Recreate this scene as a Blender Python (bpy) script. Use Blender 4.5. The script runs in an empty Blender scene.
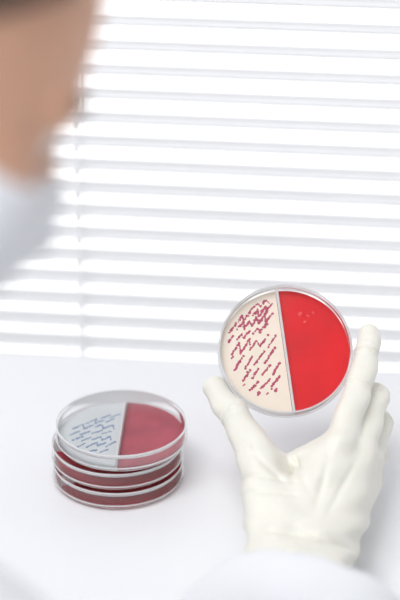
import bpy, math, random
import numpy as np
from mathutils import Matrix, Vector, Euler
random.seed(7)
scene = bpy.context.scene
scene.view_settings.view_transform = 'Standard'
scene.view_settings.look = 'None'

# ------------------------------------------------------------ materials
def mat(name, col, rough=0.5, bump=None, spec=0.5, sss=0.0, coat=0.0, noise=None, transl=0.0):
    m = bpy.data.materials.new(name); m.use_nodes = True
    nt = m.node_tree; b = nt.nodes['Principled BSDF']
    b.inputs['Base Color'].default_value = (*col, 1)
    b.inputs['Roughness'].default_value = rough
    b.inputs['Specular IOR Level'].default_value = spec
    b.inputs['Coat Weight'].default_value = coat
    if sss:
        b.inputs['Subsurface Weight'].default_value = sss
        b.inputs['Subsurface Scale'].default_value = 0.006
    tc = nt.nodes.new('ShaderNodeTexCoord')
    if noise:
        sc, amt = noise
        n = nt.nodes.new('ShaderNodeTexNoise'); n.inputs['Scale'].default_value = sc
        n.inputs['Detail'].default_value = 4
        r = nt.nodes.new('ShaderNodeValToRGB')
        r.color_ramp.elements[0].position = .3; r.color_ramp.elements[1].position = .7
        r.color_ramp.elements[0].color = (*[c*(1-amt) for c in col], 1)
        r.color_ramp.elements[1].color = (*[min(1, c*(1+amt*.4)) for c in col], 1)
        nt.links.new(tc.outputs['Object'], n.inputs['Vector'])
        nt.links.new(n.outputs['Fac'], r.inputs['Fac'])
        nt.links.new(r.outputs['Color'], b.inputs['Base Color'])
    if bump:
        sc, st, stretch = bump
        mp = nt.nodes.new('ShaderNodeMapping'); mp.inputs['Scale'].default_value = stretch
        n = nt.nodes.new('ShaderNodeTexNoise'); n.inputs['Scale'].default_value = sc
        n.inputs['Detail'].default_value = 3
        n.inputs['Distortion'].default_value = .6
        bp = nt.nodes.new('ShaderNodeBump'); bp.inputs['Strength'].default_value = st
        bp.inputs['Distance'].default_value = .002
        nt.links.new(tc.outputs['Object'], mp.inputs['Vector'])
        nt.links.new(mp.outputs['Vector'], n.inputs['Vector'])
        nt.links.new(n.outputs['Fac'], bp.inputs['Height'])
        nt.links.new(bp.outputs['Normal'], b.inputs['Normal'])
    if transl:
        t = nt.nodes.new('ShaderNodeBsdfTranslucent'); t.inputs['Color'].default_value = (*[min(1, c*1.15) for c in col], 1)
        mx = nt.nodes.new('ShaderNodeMixShader'); mx.inputs[0].default_value = transl
        nt.links.new(b.outputs[0], mx.inputs[1]); nt.links.new(t.outputs[0], mx.inputs[2])
        nt.links.new(mx.outputs[0], nt.nodes['Material Output'].inputs[0])
    return m

def plastic(name, diff, gl=0.25, tint=(.97, .97, .98)):
    m = bpy.data.materials.new(name); m.use_nodes = True
    nt = m.node_tree; nt.nodes.clear()
    o = nt.nodes.new('ShaderNodeOutputMaterial')
    tr = nt.nodes.new('ShaderNodeBsdfTransparent'); tr.inputs['Color'].default_value = (*tint, 1)
    df = nt.nodes.new('ShaderNodeBsdfDiffuse'); df.inputs['Color'].default_value = (.97, .97, .98, 1)
    tl = nt.nodes.new('ShaderNodeBsdfTranslucent'); tl.inputs['Color'].default_value = (.97, .97, .98, 1)
    md = nt.nodes.new('ShaderNodeMixShader'); md.inputs[0].default_value = .5
    nt.links.new(df.outputs[0], md.inputs[1]); nt.links.new(tl.outputs[0], md.inputs[2])
    g = nt.nodes.new('ShaderNodeBsdfGlossy'); g.inputs['Roughness'].default_value = .06
    lw = nt.nodes.new('ShaderNodeLayerWeight'); lw.inputs['Blend'].default_value = gl
    m1 = nt.nodes.new('ShaderNodeMixShader'); m1.inputs[0].default_value = diff
    m2 = nt.nodes.new('ShaderNodeMixShader')
    nt.links.new(tr.outputs[0], m1.inputs[1]); nt.links.new(md.outputs[0], m1.inputs[2])
    nt.links.new(lw.outputs['Fresnel'], m2.inputs[0])
    nt.links.new(m1.outputs[0], m2.inputs[1]); nt.links.new(g.outputs[0], m2.inputs[2])
    nt.links.new(m2.outputs[0], o.inputs[0])
    return m

M_glove = mat('nitrile_cream', (.835, .815, .735), .45, bump=(34, 1.0, (1, .5, 1)), spec=.4, sss=.04)
M_coat = mat('coat_cotton', (.87, .88, .91), .8, bump=(18, .3, (1, 1, 1)), spec=.2)
M_mask = mat('mask_fabric', (.87, .88, .92), .85, bump=(300, .1, (1, 1, 1)), spec=.1)
M_skin = mat('skin', (.71, .40, .27), .5, noise=(20, .12), sss=.1)
M_hair = mat('hair_dark', (.14, .075, .05), .5, bump=(60, .8, (1, 6, 1)))
M_table = mat('table_laminate', (.86, .865, .885), .35, noise=(3, .012), spec=.35)
M_wall = mat('wall_paint', (.85, .85, .86), .9, noise=(6, .02))
M_floor = mat('floor_vinyl', (.75, .75, .75), .5, noise=(5, .06))
M_frame = mat('window_frame', (.88, .88, .89), .4, noise=(8, .02))
M_cord = mat('cord', (.85, .85, .86), .7, noise=(80, .05))
M_dark = mat('trousers', (.12, .13, .17), .8, noise=(20, .2))
M_shoe = mat('shoe', (.7, .7, .7), .5, noise=(20, .1))
M_metal = mat('stool_metal', (.6, .6, .62), .3, noise=(30, .1))
M_seat = mat('stool_seat', (.05, .05, .06), .5, noise=(30, .1))
M_red = mat('blood_agar', (.79, .002, .008), .18, noise=(45, .14), bump=(25, .12, (1, 1, 1)), spec=.5, transl=.12)
M_cream = mat('cream_agar', (.87, .76, .64), .3, noise=(40, .04), spec=.4)
M_mauve = mat('stack_red_agar', (.56, .10, .14), .3, noise=(50, .25), transl=.3)
M_crim = mat('crimson_agar', (.74, .09, .12), .3, noise=(60, .2), transl=.55)
M_pinkish = mat('pinkish_agar', (.80, .40, .38), .3, noise=(60, .1), transl=.5)
M_grey = mat('pale_agar', (.73, .76, .77), .3, noise=(50, .05), transl=.2)
M_colp = mat('magenta_colony', (.49, .06, .14), .4, noise=(300, .25))
M_colb = mat('blue_colony', (.22, .30, .46), .4, noise=(300, .25))
M_colr = mat('pale_red_colony', (.85, .07, .07), .4, noise=(300, .1))
M_plas = plastic('clear_plastic', .03, .03, (.99, .99, .99))
M_wallp = plastic('clear_plastic_wall', .17, .09, (.99, .99, .99))
M_rim = plastic('plastic_rim', .8, .15)
M_div = plastic('divider_plastic', .9, .1)
M_slat = mat('blind_slat', (.78, .78, .795), .5, noise=(4, .03))

# ------------------------------------------------------------ helpers
def empty(name, loc=(0, 0, 0), rot=None, matrix=None):
    e = bpy.data.objects.new(name, None); scene.collection.objects.link(e)
    e.empty_display_size = .03
    if matrix is not None: e.matrix_world = matrix
    else:
        e.location = loc
        if rot: e.rotation_euler = rot
    return e

def meshobj(name, verts, faces, m, parent=None, smooth=False, midx=None):
    me = bpy.data.meshes.new(name)
    me.from_pydata([tuple(v) for v in verts], [], [tuple(f) for f in faces]); me.update()
    ms = m if isinstance(m, list) else [m]
    for x in ms: me.materials.append(x)
    if midx is not None: me.polygons.foreach_set('material_index', midx)
    if smooth: me.polygons.foreach_set('use_smooth', [True]*len(me.polygons))
    ob = bpy.data.objects.new(name, me); scene.collection.objects.link(ob)
    if parent: ob.parent = parent
    return ob

def boxes(name, lst, m, parent=None, bevel=0):
    V, F = [], []
    for (x0, x1, y0, y1, z0, z1) in lst:
        o = len(V)
        V += [(x0,y0,z0),(x1,y0,z0),(x1,y1,z0),(x0,y1,z0),(x0,y0,z1),(x1,y0,z1),(x1,y1,z1),(x0,y1,z1)]
        F += [tuple(o+i for i in f) for f in [(0,3,2,1),(4,5,6,7),(0,1,5,4),(1,2,6,5),(2,3,7,6),(3,0,4,7)]]
    ob = meshobj(name, V, F, m, parent)
    if bevel:
        bm = ob.modifiers.new('bevel', 'BEVEL'); bm.width = bevel; bm.segments = 3
    return ob

def lathe(name, prof, m, parent=None, seg=96, smooth=True):
    V, F = [], []
    n = len(prof)
    for i in range(seg):
        a = 2*math.pi*i/seg
        for (r, z) in prof: V.append((r*math.cos(a), r*math.sin(a), z))
    for i in range(seg):
        j = (i+1) % seg
        for k in range(n-1):
            F.append((i*n+k, j*n+k, j*n+k+1, i*n+k+1))
    ob = meshobj(name, V, F, m, parent, smooth)
    bpy.context.view_layer.objects.active = ob
    import bmesh
    bm = bmesh.new(); bm.from_mesh(ob.data)
    bmesh.ops.remove_doubles(bm, verts=bm.verts, dist=1e-6); bm.to_mesh(ob.data); bm.free()
    return ob

# ---- signed-distance modelling, polygonised with surface nets
def capsule(P, a, b, ra, rb):
    a = np.array(a, np.float32); b = np.array(b, np.float32); ab = b-a
    L = float(ab@ab)+1e-9
    px, py, pz = P[0]-a[0], P[1]-a[1], P[2]-a[2]
    t = np.clip((px*ab[0]+py*ab[1]+pz*ab[2])/L, 0, 1)
    return np.sqrt((px-t*ab[0])**2+(py-t*ab[1])**2+(pz-t*ab[2])**2)-(ra+(rb-ra)*t)
def ellip(P, c, r):
    k = np.sqrt(((P[0]-c[0])/r[0])**2+((P[1]-c[1])/r[1])**2+((P[2]-c[2])/r[2])**2)
    return (k-1)*min(r)
def smin(a, b, k):
    h = np.maximum(k-np.abs(a-b), 0)/k
    return np.minimum(a, b)-h*h*k*.25
def smax(a, b, k): return -smin(-a, -b, k)
def grid(lo, hi, h):
    ax = [np.arange(lo[i], hi[i]+h, h, dtype=np.float32) for i in range(3)]
    return (ax[0][:, None, None], ax[1][None, :, None], ax[2][None, None, :])
def nets(F, lo, h, scale=.01):
    S = F < 0
    n = np.array(F.shape)
    c = np.zeros(tuple(n-1), np.int8)
    cor = [(i, j, k) for i in (0, 1) for j in (0, 1) for k in (0, 1)]
    for (i, j, k) in cor:
        c += S[i:n[0]-1+i, j:n[1]-1+j, k:n[2]-1+k]
    act = (c > 0) & (c < 8)
    idx = np.argwhere(act)
    vid = -np.ones(act.shape, np.int64); vid[act] = np.arange(len(idx))
    pos = np.zeros((len(idx), 3)); cnt = np.zeros(len(idx))
    vals = {q: F[idx[:, 0]+q[0], idx[:, 1]+q[1], idx[:, 2]+q[2]] for q in cor}
    for q in cor:
        for a in range(3):
            if q[a] == 0:
                p = list(q); p[a] = 1; p = tuple(p)
                v0, v1 = vals[q], vals[p]
                m = (v0 < 0) != (v1 < 0)
                t = np.where(m, v0/np.where(m, v0-v1, 1), 0)
                w = np.tile(np.array(q, float), (len(idx), 1)); w[:, a] += t
                pos[m] += w[m]; cnt[m] += 1
    pos = idx+pos/cnt[:, None]
    V = (np.array(lo)+pos*h)*scale
    faces = []
    for a in range(3):
        b, c2 = (a+1) % 3, (a+2) % 3
        sl0 = [slice(None)]*3; sl1 = [slice(None)]*3
        sl0[a] = slice(0, -1); sl1[a] = slice(1, None)
        A, B = S[tuple(sl0)], S[tuple(sl1)]
        e = np.argwhere(A != B)
        e = e[(e[:, b] > 0) & (e[:, c2] > 0) & (e[:, b] < n[b]-1) & (e[:, c2] < n[c2]-1)]
        ins = A[e[:, 0], e[:, 1], e[:, 2]]
        def g(db, dc):
            f = e.copy(); f[:, b] -= db; f[:, c2] -= dc
            return vid[f[:, 0], f[:, 1], f[:, 2]]
        q = np.stack([g(1, 1), g(0, 1), g(0, 0), g(1, 0)], 1)
        q[~ins] = q[~ins][:, ::-1]
        faces.append(q)
    return V, np.concatenate(faces)
def sdfobj(name, fn, lo, hi, h, m, parent=None, scale=.01):
    P = grid(lo, hi, h)
    F = fn(P).astype(np.float32)
    F[F == 0] = 1e-6
    V, Q = nets(F, lo, h, scale)
    return meshobj(name, V.tolist(), Q.tolist(), m, parent, True)

# ------------------------------------------------------------ room
floor = boxes('floor', [(-2.6, 2.4, -1.6, 1.57, -.05, 0)], M_floor)
boxes('ceiling', [(-2.6, 2.4, -1.6, 1.57, 2.7, 2.75)], M_wall)
boxes('wall_left', [(-2.7, -2.6, -1.6, 1.57, 0, 2.7)], M_wall)
boxes('wall_right', [(2.4, 2.5, -1.6, 1.57, 0, 2.7)], M_wall)
boxes('wall_front', [(-2.6, 2.4, -1.7, -1.6, 0, 2.7)], M_wall)
WX0, WX1, WZ0, WZ1 = -1.3, 1.25, .42, 2.35
boxes('wall_back', [(-2.6, WX0, 1.42, 1.57, 0, 2.7), (WX1, 2.4, 1.42, 1.57, 0, 2.7),
                    (WX0, WX1, 1.42, 1.57, 0, WZ0), (WX0, WX1, 1.42, 1.57, WZ1, 2.7)], M_wall)
boxes('window_1', [(WX0, WX0+.05, 1.48, 1.53, WZ0, WZ1), (WX1-.05, WX1, 1.48, 1.53, WZ0, WZ1),
                   (WX0, WX1, 1.48, 1.53, WZ0, WZ0+.05), (WX0, WX1, 1.48, 1.53, WZ1-.05, WZ1)], M_frame, bevel=.004)
boxes('baseboard_back', [(-2.6, 2.4, 1.405, 1.42, 0, .09)], M_frame, bevel=.003)

# ------------------------------------------------------------ venetian blind
bl = empty('venetian_blind', (0, 1.372, 0))
V, F = [], []
PITCH = .0190; tilt = math.radians(4); z0 = .48; z = z0
BX0, BX1 = -1.25, 1.2
while z < 2.27:
    o = len(V); K = 9
    for s in (0, 1):
        for k in range(K):
            u = -0.0125+.025*k/(K-1)
            w = .0022*(1-(u/.0125)**2) - s*.0003
            y = u*math.cos(tilt)+w*math.sin(tilt); zz = z - u*math.sin(tilt)+w*math.cos(tilt)
            V += [(BX0, y, zz), (BX1, y, zz)]
    for s in (0, 1):
        for k in range(K-1):
            a = o+s*2*K+2*k
            F.append((a, a+1, a+3, a+2) if s == 0 else (a, a+2, a+3, a+1))
    for k in (0, K-1):
        F.append((o+2*k, o+2*k+1, o+2*K+2*k+1, o+2*K+2*k))
    z += PITCH
ztop = z
meshobj('slats', V, F, M_slat, bl, True)
boxes('headrail', [(BX0, BX1, -.015, .015, ztop+.0, ztop+.03)], M_frame, bl, .002)
boxes('bottom_rail', [(BX0, BX1, -.012, .012, z0-.027, z0-.015)], M_frame, bl, .002)
cl = []
for x in (-.835, -.235, .365, .965):
    for y in (-.0138, .0138):
        cl.append((x-.0005, x+.0005, y-.0004, y+.0004, z0-.02, ztop))
    zz = z0
    while zz < ztop-.01:
        cl.append((x-.0018, x+.0018, -.0155, -.013, zz-.003, zz+.003)); zz += PITCH
boxes('ladder_cords', cl, M_cord, bl)

# ------------------------------------------------------------ table
tb = empty('lab_table')
boxes('tabletop', [(-1.25, 1.15, .90, 1.340, .715, .75)], M_table, tb, .004)
boxes('legs', [(x, x+.05, y, y+.05, 0, .715) for x in (-1.2, 1.05) for y in (.95, 1.26)] +
      [(-1.2, 1.1, 1.27, 1.3, .62, .715)], M_metal, tb, .003)

# ------------------------------------------------------------ petri dishes
def halfdisc(name, R, z0, z1, side, m, parent):
    V, F = [], []; n = 48; g = .0009
    a0 = math.acos(g/R)
    ring = [(R*math.cos(t)*side, R*math.sin(t)) for t in [-a0+2*a0*i/n for i in range(n+1)]]
    for zz in (z0, z1): V += [(x, y, zz) for x, y in ring]
    N = n+1
    top = [N+i for i in range(N)]; bot = list(range(N))
    if side < 0: top = top[::-1]
    else: bot = bot[::-1]
    F += [tuple(top), tuple(bot)]
    for i in range(N):
        j = (i+1) % N
        F.append((i, j, N+j, N+i) if side > 0 else (j, i, N+i, N+j))
    return meshobj(name, V, F, m, parent)

def colonies(name, strokes, z, m, parent, h=.0004):
    V, F = [], []
    for (x0, y0, x1, y1, w) in strokes:
        L = math.hypot(x1-x0, y1-y0); nb = max(1, int(L/(w*.38)))
        for i in range(nb+1):
            if nb > 3 and random.random() < .08: continue
            t = i/nb if nb else 0
            cx = x0+(x1-x0)*t+random.gauss(0, w*.12); cy = y0+(y1-y0)*t+random.gauss(0, w*.12)
            rr = w*.5*random.uniform(.55, 1.15)
            o = len(V); S = 10
            V.append((cx, cy, z+h))
            for (f, zz) in ((.6, h*.8), (1, -.0001)):
                for s in range(S):
                    a = 2*math.pi*s/S
                    V.append((cx+rr*f*math.cos(a), cy+rr*f*math.sin(a), z+zz))
            for s in range(S):
                q = (s+1) % S
                F.append((o, o+1+s, o+1+q))
                F.append((o+1+s, o+1+S+s, o+1+S+q, o+1+q))
    return meshobj(name, V, F, m, parent, True)

def dish(name, mleft, mright, loc=None, matrix=None, H=.0135, AZ=.0050):
    e = empty(name, matrix=matrix) if matrix is not None else empty(name, loc)
    lathe('base_shell', [(0, .0006), (.0430, .0006), (.0437, .0014), (.0440, H-.002)], M_wallp, e)
    lathe('base_rim', [(.0435, H-.0028), (.0435, H-.0018), (.0441, H-.0018), (.0441, H-.0028), (.0435, H-.0028)], M_rim, e)
    lathe('foot_ring', [(.0409, 0), (.0409, .0006), (.0419, .0006), (.0419, 0), (.0409, 0)], M_rim, e)
    lathe('lid_shell', [(0, H), (.0442, H), (.0449, H-.0008), (.045, .004)], M_plas, e)
    lathe('lid_rim', [(.0443, H-.0003), (.0443, H+.0006), (.0450, H+.0003), (.0451, H-.0010), (.0443, H-.0003)], M_rim, e)
    lathe('lid_lip', [(.0449, .0034), (.0449, .0045), (.0455, .0045), (.0455, .0034), (.0449, .0034)], M_rim, e)
    halfdisc('agar_a', .0434, .0015, AZ, -1, mleft, e)
    halfdisc('agar_b', .0434, .0015, AZ, 1, mright, e)
    boxes('divider', [(-.0007, .0007, -.0434, .0434, .0015, H-.0022)], M_div, e)
    return e

k = 1/1490.
def strk(lst): return [(a*k, b*k, c*k, d*k, w*k) for a, b, c, d, w in lst]
def zig(x0, y0, x1, y1, amp, step, w, out, skip=.45):
    """zig-zag loop streak as drawn with an inoculating loop"""
    L = math.hypot(x1-x0, y1-y0); n = max(2, int(L/step)); pts = []
    for i in range(n+1):
        t = i/n; s = 1 if i % 2 else -1
        a = amp*random.uniform(.6, 1.2)
        pts.append((x0+(x1-x0)*t+s*a*.45+random.uniform(-.9, .9), y0+(y1-y0)*t+s*a+random.uniform(-1, 1)))
    for i in range(n):
        ww = w*random.uniform(.75, 1.15)*(1 if i % 2 == 0 else .6)
        if i % 2 == 1 and random.random() < skip: continue
        out.append((*pts[i], *pts[i+1], ww))
pink = []
zig(-26, 51, -8, 56, 3.2, 3.8, 3.0, pink, .3)
zig(-42, 40, -8, 47, 4.2, 3.6, 3.6, pink, .2)
zig(-51, 30, -10, 38, 4.2, 3.6, 3.8, pink, .25)
zig(-54, 20, -12, 28, 3.6, 4.2, 3.4, pink, .4)
zig(-52, 8, -8, 15, 6.0, 4.6, 2.9, pink, .75)
zig(-50, -7, -8, -1, 6.0, 5.0, 2.9, pink, .75)
zig(-45, -21, -8, -15, 5.2, 5.2, 2.9, pink, .8)
zig(-39, -33, -9, -28, 3.4, 5.6, 2.9, pink, .8)
for (x, y) in ((-33,-41),(-24,-42),(-15,-39),(-46,-30),(-54,0),(-19,-36)):
    pink.append((x, y, x+1.5, y+1.5, random.uniform(2.6, 4)))
palered = [(20,38,22,39,4),(27,35,28,35,3.5),(33,38,34,37,3),(24,29,25,29,3)]

# held dish
Rc = Matrix.Rotation(math.radians(6), 4, 'Z') @ Matrix.Rotation(math.radians(44), 4, 'X') @ Matrix.Rotation(math.radians(7), 4, 'Z')
Mh = Matrix.Translation((-.0666, 1.181, .8495)) @ Rc @ Matrix.Translation((0, 0, -.0068))
held = dish('petri_dish', M_cream, M_red, matrix=Mh)
colonies('colony_streaks', strk(pink), .0050, M_colp, held)
colonies('red_side_colonies', strk(palered), .0050, M_colr, held)

# stack of three
base = Vector((-.180, 1.171, .75))
d1 = dish('petri_dish.001', M_pinkish, M_crim, loc=base, AZ=.0042)
d2 = dish('petri_dish.002', M_pinkish, M_crim, loc=base+Vector((-.0005, .001, .0144)), AZ=.0042)
d3 = dish('petri_dish.003', M_grey, M_mauve, loc=base+Vector((.0025, .0015, .0288)), AZ=.0042)
d1.rotation_euler = (0, 0, -1.0); d2.rotation_euler = (0, 0, -1.5); d3.rotation_euler = (0, 0, .06)
blue = []
for (y, xa) in ((34, -22), (23, -36), (12, -48), (0, -50), (-12, -47), (-24, -41), (-35, -30)):
    zig(xa, y, -7, y+3, 4, 4.8, 3.0, blue, .6)
colonies('colony_streaks', strk(blue), .0042, M_colb, d3)

# ------------------------------------------------------------ lab technician
person = empty('lab_technician')

def finger(P, pts, rad, k=.25):
    d = None
    for i in range(len(pts)-1):
        c = capsule(P, pts[i], pts[i+1], rad[i], rad[i+1])
        d = c if d is None else smin(d, c, k)
    return d
IDX = [(3.2,-6.1,4.9),(4.85,-2.3,2.2),(5.5,-.1,.8),(5.62,1.15,.2)]
MID = [(4.7,-6.5,3.7),(6.1,-3.0,.4),(5.7,-4.2,-2.0),(4.8,-5.4,-2.6)]
RNG = [(5.2,-7.4,2.2),(6.55,-4.9,-1.1),(6.0,-6.2,-2.9),(5.1,-7.1,-3.0)]
LIT = [(5.1,-8.6,.9),(6.3,-6.9,-1.6),(5.8,-7.7,-2.8),(5.2,-8.0,-2.9)]
THB = [(-1.35,-10.2,8.8),(-2.0,-6.7,5.5),(-3.4,-4.3,2.6),(-4.75,-2.55,.5)]
def handf(P):
    f = finger(P, IDX, [1.08, .95, .83, .72])
    f = np.minimum(f, finger(P, MID, [1.1, .94, .82, .73]))
    f = smin(f, finger(P, RNG, [1.05, .90, .79, .72]), .1)
    f = smin(f, finger(P, LIT, [1.0, .82, .73, .66]), .1)
    th = finger(P, THB, [1.7, 1.27, 1.0, .82], .4)
    W1, W2 = (-1.0,-12.2,10.6), (1.6,-12.4,10.3)
    p = capsule(P, W1, IDX[0], 1.7, 1.15)
    p = smin(p, capsule(P, W2, MID[0], 1.8, 1.2), 1.0)
    p = smin(p, capsule(P, (1.9,-12.4,9.4), RNG[0], 1.8, 1.25), 1.0)
    p = smin(p, capsule(P, (2.0,-12.4,9.0), LIT[0], 1.8, 1.3), 1.0)
    p = smin(p, capsule(P, (-.3,-9.5,7.6), (2.6,-6.7,4.6), 1.2, .85), 1.0)   # first web
    p = smin(p, capsule(P, (-1.2,-7.6,5.5), (2.2,-6.6,4.2), .9, .75), .8)
    p = smin(p, capsule(P, (-.8,-12.4,10.6), (-1.9,-16.2,20), 1.9, 2.6), 1.4)
    p = smin(p, capsule(P, (1.3,-12.4,10.4), (.7,-16.2,20), 1.9, 2.6), 1.4)
    d = smin(p, th, .8)
    d = smin(d, f, .4)
    for q in (IDX[0], MID[0], RNG[0]):
        d = smin(d, capsule(P, (q[0]+.1, q[1]+.1, q[2]+.65), (q[0]-.9, q[1]-2.2, q[2]+1.75), .75, .35), .5)
    def crease(c, ax, amp, w, R=3.0):
        ax = np.array(ax)/np.linalg.norm(ax)
        s = (P[0]-c[0])*ax[0]+(P[1]-c[1])*ax[1]+(P[2]-c[2])*ax[2]
        r2 = (P[0]-c[0])**2+(P[1]-c[1])**2+(P[2]-c[2])**2
        return amp*np.exp(-(s/w)**2)*np.exp(-r2/R)
    for ch in (IDX, MID, RNG, LIT, THB):
        for j in (1, 2):
            a, b = np.array(ch[j-1]), np.array(ch[j+1])
            ax = b-a; c = np.array(ch[j])
            u = ax/np.linalg.norm(ax)
            for o, am in ((-.42, .11), (-.1, .2), (.22, .16), (.5, .09)):
                ax2 = ax+np.array([.3*o, .1, -.25*o])*np.linalg.norm(ax)
                d = d+crease(c+u*o, ax2, am, .12)
    for c, ax, am, w, R in (((0,-7.2,6.3), (1.0,.35,.1), .26, .16, 4), ((.8,-7.6,6.2), (1.0,.6,.1), .24, .17, 4), ((-1.1,-7.4,6.8), (.8,.9,.1), .22, .16, 3.5),
                            ((-2.0,-8.0,7.6), (.2,1,-.4), .22, .16, 3), ((-1.7,-9.0,8.4), (.1,1,-.4), .22, .16, 3),
                            ((0,-11.3,11.5), (.15,1,-.5), .28, .19, 8), ((1.2,-12.0,11.8), (-.2,1,-.5), .26, .18, 7), ((.4,-12.8,12.8), (.1,1,-.6), .28, .19, 8),
                            ((3.0,-9.0,7.5), (.9,-.5,.1), .2, .22, 6), ((2.0,-8.6,7.2), (.9,-.2,.1), .17, .24, 6)):
        d = d+crease(c, ax, am, w, R)
    X, Y, Z = P
    fold2 = np.sin(3.4*Y+.9*X+.8*np.sin(1.3*X)) * np.exp(-((Y+12.0)**2)/3.5)
    fold3 = np.sin(1.7*X-1.3*Y+.8*Z)*np.sin(.9*X+1.9*Y+.5*Z)
    return d+.12*fold2+.10*fold3
hand = sdfobj('gloved_right_hand', handf, (-7, -18.5, -5), (9, 3, 22), .12, M_glove, person)
hand.matrix_world = Matrix.Translation((-.0666, 1.181, .850)) @ Matrix.Rotation(math.radians(6), 4, 'Z') @ Matrix.Rotation(math.radians(63), 4, 'X')

def lhand(P):
    w = (-44, 100, 79)
    mc = [(-37.2,105.5,78.6), (-38.8,107.3,78.7), (-40.8,108.3,78.5), (-42.8,108.4,78.2)]
    d = capsule(P, (-49, 95, 79.6), w, 2.8, 2.3)
    for q in mc: d = smin(d, capsule(P, w, q, 1.7, 1.1), .9)
    tips = [((-35.2,109.0,78.8), (-34.6,111.6,76.9)), ((-36.8,111.6,78.9), (-36.2,114.4,76.9)),
            ((-39.6,112.6,78.7), (-39.2,115.2,76.8)), ((-42.6,111.6,78.2), (-42.6,113.6,76.7))]
    f = None
    for q, (a, b) in zip(mc, tips):
        g = finger(P, [q, a, b], [1.05, .9, .72])
        f = g if f is None else np.minimum(f, g)
    d = smin(d, f, .5)
    return smin(d, finger(P, [(-41.5,101.5,78.6), (-37.2,102.8,77.4), (-35.2,104.6,76.9)], [1.5, 1.0, .8]), .9)
sdfobj('gloved_left_hand', lhand, (-53, 91, 74), (-32, 118, 84), .25, M_glove, person)

def coatf(P):
    X, Y, Z = P
    d = capsule(P, (-43, 51, 56.5), (-33, 49, 56.5), 13.5, 13.5)
    d = smin(d, capsule(P, (-40, 56, 70), (-34, 55, 70), 12.5, 12.5), 5)
    d = smin(d, capsule(P, (-42, 63, 90), (-32, 60, 90), 11.5, 11.5), 5)
    d = smin(d, capsule(P, (-51, 73, 101), (-26, 65, 101), 6.5, 6.5), 5)
    d = smin(d, capsule(P, (-37, 67, 100), (-36, 70, 108), 7.2, 6.8), 3)
    d = smin(d, capsule(P, (-33, 52, 55), (-28, 80, 54), 10, 8.8), 4)
    d = smin(d, capsule(P, (-43, 52, 55), (-47, 80, 54), 10, 8.8), 4)
    r = capsule(P, (-25, 65, 101), (-9, 76, 81.5), 6.2, 4.9)
    r = smin(r, capsule(P, (-9.0, 76, 82), (-5.0, 101, 80), 4.9, 4.0), 2)
    r = smin(r, capsule(P, (-6.0, 76, 82), (-1.0, 100, 80), 4.9, 4.0), 2)
    l = capsule(P, (-52, 73, 101), (-60, 84, 83), 6.4, 5.2)
    l = smin(l, capsule(P, (-60, 84, 82), (-47, 97, 80.3), 5.2, 4.2), 2)
    arms = np.minimum(r, l)
    d = smin(d, arms, 2.5)
    wr = .35*np.sin(.55*X+.35*Z+1.5*np.sin(.21*Y))*np.sin(.3*Y+.22*Z)+.2*np.sin(.9*Y-.6*X+.5*Z)
    d = d+wr
    s = (X+3.1)*.16+(Y-94.5)*.985
    near = (X > -20)
    d = np.where(near, smax(d, s+0*Z, .5), d)
    ir = smin(capsule(P, (-6.5, 88, 81), (-5.0, 103, 80), 3.1, 3.1), capsule(P, (-3.5, 88, 81), (-1.2, 103, 80), 3.1, 3.1), 1)
    d = np.maximum(d, -ir)
    s2 = (X+47)*.71+(Y-96)*.71
    d = np.where(~near & (Z < 90) & (Y > 85), smax(d, s2+0*Z, .5), d)
    n = capsule(P, (-36.5, 69, 104), (-35, 71.5, 117), 5.4, 6.6)
    return np.maximum(d, -n)
sdfobj('lab_coat', coatf, (-70, 30, 38), (8, 103, 116), .6, M_coat, person)

def legf(P):
    d = smin(capsule(P, (-33, 54, 54), (-28, 92, 52), 8, 6.2), capsule(P, (-28, 92, 52), (-28, 94, 11), 6.2, 4.2), 2)
    e = smin(capsule(P, (-43, 54, 54), (-48, 92, 52), 8, 6.2), capsule(P, (-48, 92, 52), (-49, 95, 11), 6.2, 4.2), 2)
    return np.minimum(d, e)
sdfobj('trousers', legf, (-58, 40, 4), (-18, 104, 64), 1.0, M_dark, person)
def shoef(P):
    d = np.minimum(capsule(P, (-28, 91, 4.5), (-26.5, 110, 3.6), 4.4, 3.6), capsule(P, (-49, 92, 4.5), (-50, 111, 3.6), 4.4, 3.6))
    d = smin(d, np.minimum(capsule(P, (-28, 93, 5), (-28, 94, 11), 4.3, 4), capsule(P, (-49, 94, 5), (-49, 95, 11), 4.3, 4)), 2)
    return np.maximum(d, .1-P[2]+0*P[0]+0*P[1])
sdfobj('shoes', shoef, (-57, 84, -1), (-20, 117, 17), .8, M_shoe, person)

# head (cm, local: +Y face, +Z up)
Hm = (Matrix.Translation((-.218, .765, 1.212)) @ Matrix.Rotation(math.radians(-68), 4, 'Z')
      @ Matrix.Rotation(math.radians(-38), 4, 'X') @ Matrix.Rotation(math.radians(-10), 4, 'Y'))
hd = empty('head', matrix=Hm); hd.parent = person
def headcore(P):
    X, Y, Z = P
    d = ellip(P, (0, -.8, 3.2), (7.4, 9.2, 8.2))
    d = smin(d, ellip(P, (0, 3.0, -2.5), (6.3, 6.2, 8.2)), 2)
    for s in (-1, 1):
        d = smin(d, capsule(P, (s*5.0, 0, -5.2), (s*1.3, 6.8, -9.3), 1.7, 1.7), 1.6)
        d = smin(d, ellip(P, (s*3.9, 6.0, -2.4), (2.4, 2.0, 2.0)), 1.5)
        d = smin(d, capsule(P, (s*1.2, 8.3, 1.9), (s*4.4, 6.9, 1.8), .8, .7), 1.0)
        d = smax(d, -ellip(P, (s*3.1, 9.6, .3), (1.7, 1.9, 1.2)), .7)
    d = smin(d, ellip(P, (0, 7.0, -9.4), (1.9, 1.7, 1.7)), 1.2)
    return d
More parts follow.
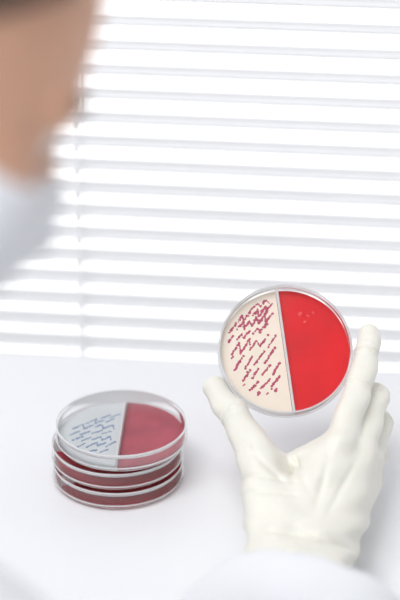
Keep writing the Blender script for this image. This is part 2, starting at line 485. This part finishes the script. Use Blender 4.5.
def headf(P):
    d = headcore(P)
    d = smin(d, capsule(P, (0, 8.4, 1.0), (0, 10.6, -3.2), .7, 1.0), .8)
    for s in (-1, 1):
        d = smin(d, capsule(P, (s*.9, 9.6, -3.4), (s*.9, 9.3, -3.5), .75, .6), .5)
        ear = ellip(P, (s*7.4, -.6, -1.2), (.8, 1.9, 3.1))
        ear = smax(ear, -ellip(P, (s*8.1, -.1, -.9), (.55, 1.1, 1.9)), .3)
        d = smin(d, ear, .5)
    d = smin(d, capsule(P, (-1.8, 8.3, -6.0), (1.8, 8.3, -6.0), .5, .5), .5)
    d = smin(d, capsule(P, (-1.5, 8.2, -6.9), (1.5, 8.2, -6.9), .55, .55), .4)
    d = smin(d, capsule(P, (0, -2.5, -5), (-1.0, -3.5, -20), 5.4, 5.6), 2)
    return d
sdfobj('face_and_neck', headf, (-10, -14, -27), (10, 13, 13), .3, M_skin, hd)
def hairf(P):
    X, Y, Z = P
    d = headcore(P)-.9-.15*np.sin(2.2*X+.6*Y)*np.sin(1.1*Z+Y)
    pl = 1.3-(-.72*Y+.69*Z)+.3*np.sin(2.5*X)
    d = smax(d, pl, .8)
    d = smax(d, -7.5-Z+0*X+0*Y, 1)
    for s in (-1, 1):
        d = smax(d, -ellip(P, (s*7.8, 0, -1.6), (2.2, 2.6, 3.6)), .6)
    return d
sdfobj('hair', hairf, (-10, -13, -10), (10, 12, 14), .3, M_hair, hd)
def maskf(P):
    X, Y, Z = P
    d = headcore(P)
    d = smin(d, capsule(P, (0, 8.8, -1.0), (0, 10.2, -3.4), 1.1, 1.2), 2.6)
    d = smin(d, ellip(P, (0, 7.2, -5.5), (3.8, 2.8, 4.2)), 2)
    d = d-.35-.12*np.sin(3.0*Z)
    d = smax(d, Z-(-.9-.12*np.abs(X)), .3)
    d = smax(d, -11.3-Z+0*X, .4)
    return smax(d, 1.2-Y+0*X-.25*(Z+5), .4)
sdfobj('face_mask', maskf, (-9, -4, -13), (9, 14, 2), .3, M_mask, hd)
def tube(name, pts, r, m, parent):
    cu = bpy.data.curves.new(name, 'CURVE'); cu.dimensions = '3D'; cu.bevel_depth = r; cu.bevel_resolution = 3
    sp = cu.splines.new('NURBS'); sp.points.add(len(pts)-1); sp.use_endpoint_u = True; sp.order_u = 3
    for p, q in zip(sp.points, pts): p.co = (*q, 1)
    cu.materials.append(m)
    o = bpy.data.objects.new(name, cu); scene.collection.objects.link(o)
    if parent: o.parent = parent
    return o
M_eye = mat('eye_white', (.85, .83, .8), .2, noise=(60, .03)); M_iris = mat('iris', (.05, .03, .02), .2, noise=(90, .2))
for i, s in enumerate((-1, 1)):
    tube('mask_loop_%d' % (i+1), [(s*.065, .018, -.02), (s*.076, .0, .015), (s*.080, -.018, .012), (s*.078, -.024, -.02), (s*.07, -.01, -.05), (s*.058, .018, -.085)], .0013, M_mask, hd)
    def eyef(P, s=s): return ellip(P, (s*3.1, 7.0, .3), (1.2, 1.2, 1.2))
    sdfobj('eye_%d' % (i+1), eyef, (s*3.1-2, 5, -1.7), (s*3.1+2, 9, 2.3), .2, M_eye, hd)
    def irf(P, s=s): return ellip(P, (s*3.1, 7.95, .2), (.6, .35, .6))
    sdfobj('iris_%d' % (i+1), irf, (s*3.1-1, 7, -1), (s*3.1+1, 9, 1.4), .12, M_iris, hd)
    tube('eyebrow_%d' % (i+1), [(s*.013, .091, .022), (s*.03, .089, .028), (s*.05, .073, .022)], .0022, M_hair, hd)

# stool
st = empty('lab_stool', (-.38, .50, 0))
lathe('seat', [(0, .355), (.17, .355), (.185, .365), (.185, .39), (.17, .405), (0, .408)], M_seat, st)
lathe('column', [(0, .04), (.025, .04), (.025, .355), (0, .355)], M_metal, st, 24)
lathe('base', [(0, 0), (.22, 0), (.225, .01), (.2, .025), (.03, .045), (0, .045)], M_metal, st, 48)

# ------------------------------------------------------------ light
w = bpy.data.worlds.new('sky'); scene.world = w; w.use_nodes = True
bg = w.node_tree.nodes['Background']
bg.inputs['Color'].default_value = (.98, .99, 1, 1); bg.inputs['Strength'].default_value = 1.45
def area(name, loc, rot, size, e):
    l = bpy.data.lights.new(name, 'AREA'); l.shape = 'RECTANGLE'; l.size, l.size_y = size; l.energy = e
    l.color = (.98, .99, 1)
    o = bpy.data.objects.new(name, l); scene.collection.objects.link(o); o.location = loc; o.rotation_euler = rot
    return o
area('added_fill_light', (-.7, .5, 2.66), (0, 0, 0), (1.2, .6), 23)  # added soft area light, brightens the table and shapes the glove
area('added_fill_light.001', (-.3, -.9, 2.66), (0, 0, 0), (1.6, .6), 28)  # second added area light, fills the room from behind the camera

# ------------------------------------------------------------ camera
c = bpy.data.cameras.new('camera'); co = bpy.data.objects.new('camera', c); scene.collection.objects.link(co)
co.location = (0, 0, 1.49); co.rotation_euler = (math.radians(63), 0, math.radians(6))
c.sensor_fit = 'VERTICAL'; c.sensor_height = 36; c.sensor_width = 24; c.lens = 120
c.dof.use_dof = True; c.dof.focus_distance = 1.335; c.dof.aperture_fstop = 3.6
c.clip_start = .02
scene.camera = co
